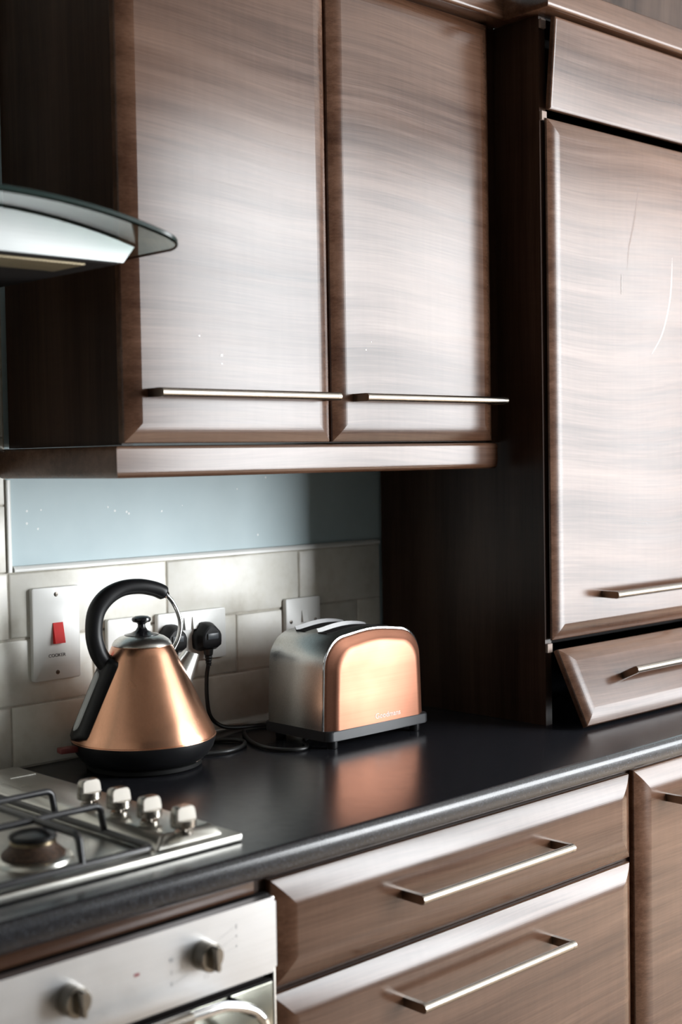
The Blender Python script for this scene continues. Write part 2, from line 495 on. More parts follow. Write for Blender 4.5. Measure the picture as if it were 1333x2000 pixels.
# oven housing and oven
t = thing('oven_housing', 'walnut housing cabinet around the built-in oven, strip under worktop', 'cabinet', (-1.11, 0.3, -ZC))
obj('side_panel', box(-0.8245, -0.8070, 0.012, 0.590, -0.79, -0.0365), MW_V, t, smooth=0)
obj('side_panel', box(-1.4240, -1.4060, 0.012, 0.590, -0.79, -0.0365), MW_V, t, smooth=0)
obj('filler_strip', box(-1.405, -0.8300, 0.57, 0.600, -0.0575, -0.0365, 0.001), MW_H, t)
obj('base_panel', box(-1.405, -0.8255, 0.012, 0.590, -0.79, -0.70), MW_V, t, smooth=0)

t = thing('oven', 'stainless steel built-in oven with round control knobs, below the hob', 'oven', (-1.11, 0.3, -0.69))
OX0, OX1 = -1.404, -0.8105
obj('body', box(-1.403, -0.8270, 0.03, 0.588, -0.695, -0.0605), M_DARK, t, smooth=0)
obj('shaded_gap_frame', box(OX0, OX1 + 0.0025, 0.5905, 0.6035, -0.695, -0.0605, 0.002), M_DARK, t)  # coloured near-black to paint the shade in the gap above the door
obj('side_trim', box(OX1 - 0.0015, OX1 + 0.0025, 0.6037, 0.612, -0.695, -0.0630, 0.001), M_STEEL, t)
bm = bmesh.new()
px0, px1, pz0, pz1, rr = OX0 + 0.001, -0.8135, -0.1515, -0.0595, 0.006
outp = arc(px1 - rr, pz0 + rr, rr, -90, 0, 5) + arc(px1 - rr, pz1 - rr, rr, 0, 90, 5) + arc(px0 + rr, pz1 - rr, rr, 90, 180, 5) + arc(px0 + rr, pz0 + rr, rr, 180, 270, 5)
add_prism(bm, outp, 'd', 0.606, 0.621)
es = [e for e in bm.edges if all(abs(v.co.y + 0.621) < 1e-5 for v in e.verts)]
bmesh.ops.bevel(bm, geom=es, offset=0.003, segments=3, affect='EDGES')
cp = obj('control_panel', bm, M_PANEL, t)
def oven_knob(x, z):
    bm = bmesh.new()
    n = 40; rings = []
    for r, d in ((0.0175, 0.621), (0.0178, 0.6225), (0.0170, 0.634), (0.0165, 0.6385), (0.0150, 0.640)):
        ring = []
        for i in range(n):
            a = 2 * PI * i / n
            ring.append(bm.verts.new(w3(x + r * math.cos(a), d, z + r * math.sin(a))))
        rings.append(ring)
    for A, B in zip(rings, rings[1:]):
        for i in range(n): bm.faces.new((A[i], A[(i + 1) % n], B[(i + 1) % n], B[i]))
    bm.faces.new(rings[0]); bm.faces.new(rings[-1])
    k = obj('knob', bm, M_KNOB, cp)
    # finger bar: a rounded ridge standing across the face
    bm = bmesh.new()
    outk = arc(x, z + 0.0118, 0.0036, 20, 160, 5) + arc(x, z - 0.0100, 0.0036, 200, 340, 5)
    A = [bm.verts.new(w3(px, 0.6395, pz)) for px, pz in outk]
    B = [bm.verts.new(w3(x + (px - x) * 0.92, 0.6500, pz)) for px, pz in outk]
    Cc = [bm.verts.new(w3(x + (px - x) * 0.70, 0.6512, z + (pz - z) * 0.96)) for px, pz in outk]
    for P, Q in ((A, B), (B, Cc)):
        for i in range(len(P)): bm.faces.new((P[i], P[(i + 1) % len(P)], Q[(i + 1) % len(P)], Q[i]))
    bm.faces.new(A); bm.faces.new(Cc)
    bmesh.ops.recalc_face_normals(bm, faces=bm.faces[:])
    return k, bm
for kx in (-0.926, -1.107, -1.288):
    k, bmf = oven_knob(kx, -0.1018)
    bm2 = bmesh.new(); bm2.from_mesh(k.data)
    off = -world_loc(cp)
    bmesh.ops.translate(bmf, verts=bmf.verts[:], vec=off)
    tmp = bpy.data.meshes.new('tmp'); bmf.to_mesh(tmp); bmf.free()
    bm2.from_mesh(tmp); bpy.data.meshes.remove(tmp)
    bm2.to_mesh(k.data); bm2.free()
    for p in k.data.polygons: p.use_smooth = True
    k.data.set_sharp_from_angle(angle=math.radians(35))
# printed marks round the right-hand knob, and the small red spot between the knobs
bm = bmesh.new()
for (x, z, w, h) in ((-0.876, -0.0815, 0.0016, 0.0055), (-0.876, -0.0930, 0.0020, 0.0028), (-0.876, -0.1050, 0.0016, 0.0030),
                     (-0.972, -0.0960, 0.0050, 0.0050), (-0.972, -0.1110, 0.0014, 0.0050), (-0.972, -0.1240, 0.0030, 0.0050)):
    obj('marking', box(x - w / 2, x + w / 2, 0.6209, 0.6213, z - h / 2, z + h / 2), M_INKL, cp, smooth=0)
for za, zb in ((-0.0905, -0.0835), (-0.1010, -0.0960), (-0.1100, -0.1070)):
    obj('marking', tube([(-0.903, 0.6210, za), (-0.880, 0.6210, zb + 0.0015)], 0.00022, 6, 0), M_INKL, cp)
for za, zb in ((-0.0960, -0.0945), (-0.1110, -0.1090), (-0.1240, -0.1180)):
    obj('marking', tube([(-0.968, 0.6210, za), (-0.948, 0.6210, zb)], 0.00022, 6, 0), M_INKL, cp)
ring = [(-0.922 + 0.003 * math.cos(a * PI / 6), 0.6210, -0.1285 + 0.003 * math.sin(a * PI / 6)) for a in range(-2, 9)]
obj('marking', tube(ring, 0.0003, 6, 2), M_INKL, cp)
obj('indicator', box(-1.0235, -1.0165, 0.6208, 0.6214, -0.1015, -0.0985), M_SPOT, cp, smooth=0)
dr = obj('door', box(OX0 + 0.002, -0.8150, 0.592, 0.6135, -0.69, -0.1630, 0.0015), M_DARK, t)
obj('door_glass', box(OX0 + 0.004, -0.8170, 0.6125, 0.6165, -0.66, -0.1650, 0.001), brushed('oven_door_mirror', (0.24, 0.24, 0.205), 0.16, 'x', 0.03), dr)
hd = obj('handle', tube([(-1.36, 0.640, -0.222), (-1.352, 0.660, -0.196), (-1.335, 0.660, -0.172), (-1.300, 0.660, -0.156), (-1.26, 0.660, -0.1520), (-1.11, 0.660, -0.1515),
                         (-0.955, 0.660, -0.1515), (-0.915, 0.660, -0.1560), (-0.882, 0.660, -0.1710), (-0.866, 0.660, -0.194), (-0.858, 0.640, -0.222), (-0.858, 0.617, -0.226)], 0.0058, 14, 6), M_CHROME, dr)
obj('grip', tube([(-1.24, 0.660, -0.1515), (-0.975, 0.660, -0.1515)], 0.0078, 16, 0), M_HANDLE, dr)
obj('bracket', tube([(-0.885, 0.615, -0.1715), (-0.885, 0.664, -0.1700)], 0.0068, 14, 0), M_BLACK_G, dr)

# ------------------------------------------------------------------ wall cabinet
ZB, ZTOP = 0.4964, 1.2180
DC, DD = 0.3085, 0.3296
t = thing('wall_cabinet', 'walnut wall cabinet with two tall doors, above the kettle and toaster', 'cabinet', (-0.42, 0.15, ZB))
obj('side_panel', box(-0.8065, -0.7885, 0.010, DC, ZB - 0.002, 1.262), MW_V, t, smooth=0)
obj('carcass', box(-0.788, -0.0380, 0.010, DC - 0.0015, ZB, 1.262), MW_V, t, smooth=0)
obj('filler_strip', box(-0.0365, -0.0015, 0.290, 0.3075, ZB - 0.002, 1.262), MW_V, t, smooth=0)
for k, (xa, xb, h0, h1) in enumerate(((-0.8124, -0.4273, -0.7760, -0.4405), (-0.4218, -0.0367, -0.3830, -0.0425))):
    bm = bmesh.new(); add_panel(bm, xa, xb, ZB + 0.0005, ZTOP - 0.003, DC + 0.002, DD)
    dr = obj('door', bm, MW_H, t, smooth=0)
    bar_handle(dr, h0, h1, DD, 0.5655, 0.030)
    for sx, sz, sr in (((-0.645, 0.622, 0.0022), (-0.645, 0.610, 0.0016), (-0.685, 0.648, 0.0015)), ((-0.352, 0.642, 0.0014), (-0.340, 0.655, 0.0010)))[k]:
        obj('speck', box(sx - sr, sx + sr, DD - 0.0003, DD + 0.0003, sz - sr * 0.7, sz + sr * 0.7, 0.0002, 1), M_WHITE, dr, smooth=0)
t = None
def sweep(profile, path):
    """profile (o, z): o outward from the path; path of (x, d) corners, mitred; outward is to the right of travel seen from above"""
    bm = bmesh.new()
    P = [Vector(p) for p in path]; rings = []
    for i, p in enumerate(P):
        ns = []
        for a, b in ((i - 1, i), (i, i + 1)):
            if a < 0 or b >= len(P): continue
            e = (P[b] - P[a]).normalized(); ns.append(Vector((-e.y, e.x)))
        n = ns[0] if len(ns) == 1 else (ns[0] + ns[1]) / (1 + ns[0].dot(ns[1]))
        rings.append([bm.verts.new(w3(p.x + n.x * o, p.y + n.y * o, z)) for o, z in profile])
    m = len(profile)
    for A, B in zip(rings, rings[1:]):
        for k in range(m): bm.faces.new((A[k], A[(k + 1) % m], B[(k + 1) % m], B[k]))
    bm.faces.new(rings[0]); bm.faces.new(rings[-1])
    return bm
# light pelmet under the wall cabinet, with a return on its left end
zp0, zp1 = 0.4490, 0.4935
prof = [(0, zp0)] + [(0.010 + 0.008 * math.sin(a * PI / 12), zp0 + 0.011 - 0.011 * math.cos(a * PI / 12)) for a in range(0, 7)] + [(0.0185, zp0 + 0.016), (0.0185, zp1 - 0.008)] + [(0.0125 + 0.006 * math.cos(a * PI / 12), zp1 - 0.006 + 0.006 * math.sin(a * PI / 12)) for a in range(0, 7)] + [(0, zp1)]
tag(obj('light_pelmet', sweep(prof, [(-0.8105, 0.014), (-0.8105, 0.310), (-0.030, 0.310)]), MW_H), 'narrow rounded walnut pelmet strip under the wall cabinet', 'pelmet')
# cornice over the wall cabinet, along the side of the tall unit and across its front
zc0 = 1.2190
prof = [(-0.0233, zc0), (0.013, zc0)] + [(0.014 + 0.008 * math.sin(a * PI / 12), zc0 + 0.008 - 0.008 * math.cos(a * PI / 12)) for a in range(1, 7)] + [(0.0205, zc0 + 0.028), (0.0190, zc0 + 0.043), (0.016, zc0 + 0.046), (-0.0233, zc0 + 0.046)]
tag(obj('cornice', sweep(prof, [(-0.8105, 0.012), (-0.8105, 0.331), (-0.006, 0.331), (-0.006, 0.4260), (0.64, 0.4260)]), MW_H), 'walnut cornice moulding running along the top of the cabinets', 'cornice')
tag(obj('filler_panel', box(0.002, 0.64, 0.375, 0.393, zc0 + 0.0465, ZT - 0.002), MW_V), 'vertical grained walnut filler panel above the cornice at top right', 'panel')

# ------------------------------------------------------------------ tall unit standing on the worktop
DT = 0.4098
FT = 0.4215
t = thing('tall_cabinet', 'tall walnut unit standing on the worktop with drop-down flap hanging loose', 'cabinet', (0.3, 0.2, 0.0))
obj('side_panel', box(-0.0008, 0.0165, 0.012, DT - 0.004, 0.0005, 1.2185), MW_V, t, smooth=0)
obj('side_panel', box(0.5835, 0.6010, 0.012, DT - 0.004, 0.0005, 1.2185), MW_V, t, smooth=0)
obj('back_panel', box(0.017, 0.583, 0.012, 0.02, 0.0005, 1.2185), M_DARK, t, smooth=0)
obj('top_light_stop', box(0.017, 0.583, 0.0205, DT - 0.004, 1.2150, 1.2187), M_DARK, t, smooth=0)  # unseen, added to stop light leaking in over the top
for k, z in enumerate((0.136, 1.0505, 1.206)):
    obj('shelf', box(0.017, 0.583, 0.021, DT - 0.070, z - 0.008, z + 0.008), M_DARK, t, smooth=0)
    obj('edge_block', box(-0.0004, 0.0125, DT - 0.0035, DT + 0.0015, z - 0.008, z + 0.007), M_CREAM, t, smooth=0)
bm = bmesh.new(); add_panel(bm, 0.0062, 0.597, 0.1490, 1.0460, DT + 0.002, FT + 0.0015)
dr = obj('door', bm, MW_H, t, smooth=0)
bar_handle(dr, 0.1415, 0.4770, FT + 0.0015, 0.2195, 0.032)
# marks of wear on the tall door: a long dark rubbed streak, a curved pale scratch, a nick
dm = FT + 0.0016
bm = bmesh.new()
add_tube(bm, [(0.2680, dm, 0.960), (0.2610, dm, 0.925), (0.2480, dm, 0.880), (0.2360, dm, 0.845), (0.2300, dm, 0.805)], [0.0002, 0.0016, 0.0020, 0.0014, 0.0002], 8, 6, 0.12)
obj('scuff', bm, plain('rubbed_brown', (0.10, 0.055, 0.038), 0.4), dr)
bm = bmesh.new()
add_tube(bm, [(0.3790, dm, 0.840), (0.3740, dm, 0.780), (0.3620, dm, 0.735), (0.3400, dm, 0.690), (0.3080, dm, 0.655)], [0.0002, 0.0009, 0.0010, 0.0007, 0.0002], 8, 6, 0.12)
m_sc = plain('pale_scratch', (0.60, 0.57, 0.55), 0.4)
obj('scuff', bm, m_sc, dr)
obj('scuff', tube([(0.2120, dm, 0.795), (0.2110, dm, 0.760)], 0.0006, 6, 0), m_sc, dr)
# top flap, tipped forward at its upper edge
def tilt(pivot_d, pivot_z, ang):
    c, s = math.cos(ang), math.sin(ang)
    def f(x, d, z):
        dd, dz = d - pivot_d, z - pivot_z
        return w3(x, pivot_d + c * dd + s * dz, pivot_z - s * dd + c * dz)
    return f
pf = tilt(DT + 0.004, 1.0600, math.radians(5.0))
bm = bmesh.new(); add_panel(bm, 0.0062, 0.597, 1.0600, 1.2140, DT + 0.004, FT + 0.002, 0.004, 0.0012, 2, pf)
obj('flap', bm, MW_H, t, smooth=0)
# bottom flap, leaning out with its lower edge resting on the worktop
ang = -math.radians(26)
pf = tilt(DT + 0.006, 0.1300, ang)
HF = 0.1400
bm = bmesh.new(); add_panel(bm, 0.0095, 0.597, 0.1300 - HF, 0.1300, DT + 0.006, DT + 0.0245, 0.026, 0.0085, 9, pf)
fl = obj('flap', bm, MW_H, t, smooth=0)
def pfh(co): return pf(co.x, -co.y, co.z - ZC)
bar_handle(fl, 0.1450, 0.4810, DT + 0.0245, 0.1300 - HF * 0.50, 0.032, pfh)

# ------------------------------------------------------------------ extractor hood
t = thing('extractor_hood', 'steel chimney extractor hood with a curved green glass canopy', 'extractor hood', (-1.12, 0.2, 0.722))
HCX = -1.120
def gz(x): return 0.7765 - 0.0395 * min(1.2, abs((x - HCX) / 0.287)) ** 2.3
bm = bmesh.new()
nx, gw, gd0, gd1, th, cr = 48, 0.2865, 0.012, 0.502, 0.0085, 0.034
cols = []
for i in range(nx + 1):
    u = -1 + 2 * i / nx
    x = HCX + gw * math.copysign(1 - (1 - abs(u)) ** 1.5, u)
    e = gw - abs(x - HCX)
    df = gd1 - (cr - math.sqrt(max(0, cr * cr - (cr - min(e, cr)) ** 2)))
    row = []
    for (d, zo) in ((gd0, 0), (df - 0.003, 0), (df, 0.0018), (df, th - 0.0018), (df - 0.003, th), (gd0, th)):
        row.append(bm.verts.new(w3(x, d, gz(x) + zo)))
    cols.append(row)
for A, B in zip(cols, cols[1:]):
    for k in range(6): bm.faces.new((A[k], A[(k + 1) % 6], B[(k + 1) % 6], B[k]))
bm.faces.new(cols[0]); bm.faces.new(cols[-1])
can = obj('canopy', bm, M_GLASS, t, smooth=14)
# the polished front edge of the canopy, dark green where one looks into the sheet
bm = bmesh.new(); rows = []
for i in range(nx + 1):
    u = -1 + 2 * i / nx
    x = HCX + (gw + 0.0012) * math.copysign(1 - (1 - abs(u)) ** 1.5, u)
    e = max(0, gw - abs(x - HCX))
    df = gd1 - (cr - math.sqrt(max(0, cr * cr - (cr - min(e, cr)) ** 2)))
    rows.append([bm.verts.new(w3(x, d, gz(x) + zo)) for d, zo in ((df + 0.0002, 0.0012), (df + 0.0012, 0.0022), (df + 0.0012, th - 0.0022), (df + 0.0002, th - 0.0012))])
for A, B in zip(rows, rows[1:]):
    for k in range(4): bm.faces.new((A[k], A[(k + 1) % 4], B[(k + 1) % 4], B[k]))
bm.faces.new(rows[0]); bm.faces.new(rows[-1])
obj('glass_edge', bm, plain('glass_edge_green', (0.006, 0.020, 0.017), 0.22, 0, 0.35), can)
bm = bmesh.new()
bt = [(HCX - 0.244, 0.7225)] + [(HCX + 0.244, 0.7225)]
top = []
for i in range(25):
    x = HCX + 0.2555 - 0.511 * i / 24
    top.append((x, gz(x) - 0.0025))
add_prism(bm, bt[:0] + [(HCX - 0.238, 0.7225), (HCX + 0.238, 0.7225)] + top, 'd', 0.02, 0.430)
hb = obj('body', bm, brushed('hood_steel', (0.39, 0.40, 0.395), 0.40, 'x', 0.03), t)
obj('grease_filter', box(HCX - 0.190, HCX + 0.190, 0.345, 0.417, 0.7168, 0.7196, 0.0008), M_FILTER, t)
obj('underside_panel', box(HCX - 0.230, HCX + 0.230, 0.02, 0.4285, 0.7198, 0.7224, 0.0008), M_DARK, t)
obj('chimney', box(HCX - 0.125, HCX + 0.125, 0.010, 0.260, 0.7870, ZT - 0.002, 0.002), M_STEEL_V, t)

# ------------------------------------------------------------------ gas hob
t = thing('gas_hob', 'stainless steel gas hob set into the worktop, above the oven', 'hob', (-1.11, 0.31, 0.0))
HX0, HX1, HD0, HD1, HZ = -1.403, -0.8235, 0.062, 0.5735, 0.0110
obj('base_plate', box(HX0, HX1, HD0, HD1, 0.0006, HZ, 0.0028, 3), M_HOB, t)
# raised ridge carrying the knobs
def ridge_loop(e, z): return [(-0.9440 + e * 1.5, 0.075 + e), (-0.8420 - e, 0.075 + e), (-0.8420 - e, 0.558 - e), (-0.9440 + e * 1.5, 0.558 - e)]
bm = bmesh.new()
rings = [[bm.verts.new(w3(x, d, z)) for x, d in ridge_loop(e, z)] for e, z in ((0, HZ - 0.0005), (0.0015, HZ + 0.002), (0.0095, HZ + 0.0125), (0.0125, HZ + 0.0140))]
for A, B in zip(rings, rings[1:]):
    for i in range(4): bm.faces.new((A[i], A[(i + 1) % 4], B[(i + 1) % 4], B[i]))
bm.faces.new(rings[-1]); bm.faces.new(rings[0])
bmesh.ops.bevel(bm, geom=[e for e in bm.edges if abs(e.verts[0].co.z - e.verts[1].co.z) > 0.0005], offset=0.003, segments=3, affect='EDGES')
rd = obj('control_ridge', bm, M_HOB, t, smooth=50)
RZ = HZ + 0.0140
for kd in (0.3615, 0.4285, 0.4940, 0.5643 - 0.001):
    kx = -0.9075
    bm = bmesh.new(); n = 44; rings = []
    prof = [(0.0100, 0.0), (0.0100, 0.0010), (0.0048, 0.0012), (0.0048, 0.0075), (0.0135, 0.0076), (0.0160, 0.0085), (0.0163, 0.0100), (0.0163, 0.0165), (0.0161, 0.0200), (0.0158, 0.0255), (0.0150, 0.0300), (0.0135, 0.0320)]
    prof = [(0.0115, 0.0), (0.0115, 0.0030), (0.0105, 0.0042), (0.0045, 0.0044), (0.0045, 0.0085), (0.0140, 0.0086), (0.0156, 0.0096), (0.0158, 0.0110), (0.0158, 0.0185), (0.0157, 0.0188), (0.0154, 0.0250), (0.0146, 0.0300), (0.0128, 0.0330), (0.0105, 0.0342)]
    for j, (r, z) in enumerate(prof):
        lim = 9 if z <= 0.0185 else 0.0085 - (z - 0.0185) * 0.12
        ring = []
        for i in range(n):
            a = 2 * PI * i / n
            ring.append(bm.verts.new(w3(kx + r * math.cos(a), kd + max(-lim, min(lim, r * math.sin(a))), RZ + z)))
        rings.append(ring)
    for A, B in zip(rings, rings[1:]):
        for i in range(n): bm.faces.new((A[i], A[(i + 1) % n], B[(i + 1) % n], B[i]))
    bm.faces.new(rings[0]); bm.faces.new(rings[-1])
    obj('knob', bm, M_KNOB, rd, smooth=30)
# maker's small pale script on the back of the ridge, too small to read
bm = bmesh.new(); random.seed(4)
x = -0.900
while x < -0.862:
    w = random.uniform(0.0016, 0.0036); h = random.uniform(0.0022, 0.0045)
    add_box(bm, x, x + w, 0.150 - h / 2, 0.150 + h / 2, RZ - 0.0001, RZ + 0.0002); x += w + 0.0012
obj('marking', bm, M_PALE, rd, smooth=0)
# burners: ring, stained head, black cap
for (bx, bd, s) in ((-1.063, 0.480, 1.0), (-1.063, 0.205, 0.85), (-1.270, 0.480, 0.8), (-1.270, 0.205, 1.25)):
    b = obj('burner', lathe([(0.0470 * s, 0), (0.0455 * s, 0.004), (0.0360 * s, 0.0065), (0.030 * s, 0.0065)], bx, bd, HZ - 0.0004, 56), M_BURNER, t)
    obj('burner_head', lathe([(0.0365 * s, 0), (0.0375 * s, 0.002), (0.0350 * s, 0.0050), (0.0290 * s, 0.0100), (0.0262 * s, 0.0150)], bx, bd, HZ + 0.0055, 56), M_RUST, b)
    obj('burner_band', lathe([(0.0258 * s, 0), (0.0268 * s, 0.001), (0.0268 * s, 0.0042), (0.0258 * s, 0.0050)], bx, bd, HZ + 0.0200, 56), M_BAND, b)
    obj('burner_cap', lathe([(0.0262 * s, 0), (0.0276 * s, 0.001), (0.0280 * s, 0.0034), (0.0264 * s, 0.0058), (0.0200 * s, 0.0072), (0.0100 * s, 0.0079), (0.001 * s, 0.0081)], bx, bd, HZ + 0.0250, 56), M_CAP, b)
# cast pan supports lie on the hob
t = thing('pan_support', 'black iron pan support with bent bars over the hob burner', 'pan support', (-1.11, 0.32, HZ))
PX0, PX1, PD0, PD1, PZ, BZ = -1.262, -0.9490, 0.088, 0.5580, HZ + 0.0055, 0.0500
rb = 0.0043
cr = 0.012
def rail(pts): return tube(pts, rb, 12, 0)
loop = []
for (cx, cd, a0) in ((PX1 - cr, PD1 - cr, 0), (PX0 + cr, PD1 - cr, 90), (PX0 + cr, PD0 + cr, 180), (PX1 - cr, PD0 + cr, 270)):
    loop += [(p[0], p[1], PZ) for p in arc(cx, cd, cr, a0, a0 + 90, 5)]
loop.append(loop[0]); loop.append(loop[1])
obj('frame', tube(loop, rb, 12, 0), M_IRON, t, smooth=50)
def finger(p0, p1, tip):
    """leg up from rail point p0, rounded bend, then along the top to tip"""
    (x0, d0), (xt, dt) = p0, tip
    ex, ed = xt - x0, dt - d0; L = math.hypot(ex, ed); ex /= L; ed /= L
    q = 0.010; c = 0.010
    pts = [(x0, d0, PZ), (x0 + ex * 0.004, d0 + ed * 0.004, BZ - c)]
    for k in range(1, 6):
        a = k / 5 * PI / 2
        pts.append((x0 + ex * (0.004 + c - c * math.cos(a)), d0 + ed * (0.004 + c - c * math.cos(a)), BZ - c + c * math.sin(a)))
    pts.append((xt, dt, BZ))
    return tube(pts, rb, 12, 0)
for dd in (0.457, 0.346, 0.185):
    obj('bar', finger((PX1, dd), None, (PX0 + 0.10, dd)), M_IRON, t, smooth=50)
    obj('bar', finger((PX0, dd), None, (PX0 + 0.13, dd)), M_IRON, t, smooth=50)
obj('bar', finger((-1.047, PD1), None, (-1.047, 0.30)), M_IRON, t, smooth=50)
obj('bar', finger((-1.047, PD0), None, (-1.047, 0.32)), M_IRON, t, smooth=50)

# ------------------------------------------------------------------ kettle
KX, KD = -0.654, 0.130
hx, hd_ = 0.9823, 0.1874                      # horizontal direction from the axis towards the spout
t = thing('kettle', 'copper cone shaped electric kettle with a black loop handle', 'kettle', (KX, KD, 0.0))
def kp(u, z, v=0.0):
    u *= 1.05
    return (KX + hx * u - hd_ * v, KD + hd_ * u + hx * v, z)
CONE = [(0.1108, 0.0468), (0.1100, 0.0510), (0.1070, 0.0590), (0.0960, 0.0820), (0.0800, 0.1160), (0.0640, 0.1500), (0.0520, 0.1755), (0.0468, 0.1865), (0.0455, 0.1880)]
def cone_r(z):
    for (r0, z0), (r1, z1) in zip(CONE, CONE[1:]):
        if z <= z1: return r0 + (r1 - r0) * max(0, (z - z0)) / (z1 - z0)
    return CONE[-1][0]
obj('power_base', lathe([(0.086, 0.0005), (0.089, 0.003), (0.089, 0.0085), (0.086, 0.0105)], KX, KD, 0, 80), plain('matt_black_plastic', (0.006, 0.006, 0.006), 0.6, 0, 0.15), t)
bm = lathe([(0.086, 0.0108), (0.0925, 0.0125), (0.100, 0.0190), (0.1075, 0.0300), (0.1112, 0.0420), (0.1115, 0.0455), (0.109, 0.0460)], KX, KD, 0, 96)
sk = obj('base_skirt', bm, M_BLACK, t)
obj('rim', lathe([(0.1112, 0.0452), (0.1122, 0.0460), (0.1120, 0.0474), (0.1108, 0.0478)], KX, KD, 0, 96), M_COPPER, t)
ring = [(KX + 0.0922 * math.cos(math.radians(a)), KD + 0.0922 * math.sin(math.radians(a)), 0.0118) for a in range(0, 75, 5)]
obj('scuff', tube(ring, [0.0001] + [0.0006] * 13 + [0.0001], 8, 3), M_CHROME, sk)
obj('body', lathe(CONE, KX, KD, 0, 128), M_COPPER, t)
ld = obj('lid', lathe([(0.0450, 0.1876), (0.0462, 0.1888), (0.0455, 0.1905), (0.0420, 0.1955), (0.0350, 0.2005), (0.0270, 0.2035), (0.020, 0.2045)], KX, KD, 0, 96), M_STEEL, t)
obj('lid_knob', lathe([(0.0270, 0.2030), (0.0265, 0.2045), (0.0170, 0.2068), (0.0095, 0.2105), (0.0060, 0.2160), (0.0058, 0.2200), (0.0085, 0.2225), (0.0135, 0.2240), (0.0152, 0.2268), (0.0145, 0.2300), (0.0100, 0.2325), (0.0030, 0.2335)], KX, KD, 0, 48), M_BLACK_G, ld)
# black spine on the left carrying the water gauge and the foot of the handle
def strip(z0, z1, hw, off, n=22, m=8, rnd=0.012, az=PI):
    bm = bmesh.new(); rows = []
    a0 = math.atan2(hd_, hx) + az
    for i in range(n + 1):
        s = i / n; z = z0 + (z1 - z0) * s
        sl = (z1 - z0) * 1.22
        e = min(s, 1 - s) * sl
        w = hw * (math.sqrt(max(0.0004, 1 - (1 - min(e / rnd, 1)) ** 2)))
        row = []
        for j in range(m + 1):
            q = -1 + 2 * j / m
            r = cone_r(z) + off * (1 - abs(q) ** 4) + 0.0008
            a = a0 + q * w / cone_r(z)
            row.append(bm.verts.new(w3(KX + r * math.cos(a), KD + r * math.sin(a), z + 0.4 * off * (1 - abs(q) ** 4))))
        rows.append(row)
    for A, B in zip(rows, rows[1:]):
        for j in range(m): bm.faces.new((A[j], A[j + 1], B[j + 1], B[j]))
    # close the back so that the strip has a body
    geo = bmesh.ops.extrude_face_region(bm, geom=bm.faces[:])
    for v in [g for g in geo['geom'] if isinstance(g, bmesh.types.BMVert)]:
        c = w3(KX, KD, v.co.z - ZC); dv = (c - v.co).normalized(); v.co += dv * (off + 0.006)
    return bm
sp = obj('spine', strip(0.0505, 0.1735, 0.0270, 0.0085), M_BLACK, t, smooth=60)
gg = obj('water_gauge', strip(0.0640, 0.1500, 0.0110, 0.0108, rnd=0.012), M_GAUGE, sp, smooth=60)
grip = [(-0.0500, 0.1500), (-0.0600, 0.1660), (-0.0700, 0.1850), (-0.0752, 0.2117), (-0.0711, 0.2429), (-0.0556, 0.2645), (-0.0316, 0.2768), (-0.0037, 0.2788), (0.0202, 0.2738), (0.0350, 0.2672), (0.0390, 0.2650)]
hnd = obj('handle', tube([kp(*p) for p in grip], [0.0125, 0.0135, 0.0135, 0.0132, 0.0138, 0.0138, 0.0125, 0.0120, 0.0118, 0.0118, 0.0095], 24, 8, 0.95), M_BLACK, t, smooth=60)
obj('ferrule', tube([kp(0.0375, 0.2660), kp(0.0425, 0.2615)], [0.0085, 0.0055], 20, 0), M_CHROME, hnd)
obj('handle_arm', tube([kp(0.0380, 0.2650), kp(0.0430, 0.2605), kp(0.0520, 0.2490), kp(0.0605, 0.2300), kp(0.0635, 0.2114), kp(0.0592, 0.1916), kp(0.0490, 0.1740), kp(0.0460, 0.1695)], 0.0037, 16, 8), M_CHROME, t)
bm = bmesh.new()
n = 40; rings = []
for (u, z, r) in ((0.0500, 0.1180, 0.0280), (0.0620, 0.1380, 0.0215), (0.0740, 0.1560, 0.0160), (0.0810, 0.1680, 0.0135), (0.0808, 0.1675, 0.0122), (0.0740, 0.1540, 0.0120)):
    ax = Vector((0.10, 0.17)).normalized()
    rings.append([bm.verts.new(w3(*kp(u + r * math.cos(2 * PI * i / n) * ax.y * 1.0, z - r * math.cos(2 * PI * i / n) * (0.30 if z > 0.16 else 0.4), r * math.sin(2 * PI * i / n)))) for i in range(n)])
for A, B in zip(rings, rings[1:]):
    for i in range(n): bm.faces.new((A[i], A[(i + 1) % n], B[(i + 1) % n], B[i]))
bm.faces.new(rings[0]); bm.faces.new(rings[-1])
obj('spout', bm, M_STEEL, t)
bm = bmesh.new()
add_box(bm, -0.1330, -0.1060, -0.0085, 0.0085, 0.0360, 0.0445, 0.0015)
for v in bm.verts:
    p = kp(v.co.x, v.co.z - ZC, -v.co.y); v.co = w3(*p)
obj('switch', bm, M_DKRED, t)

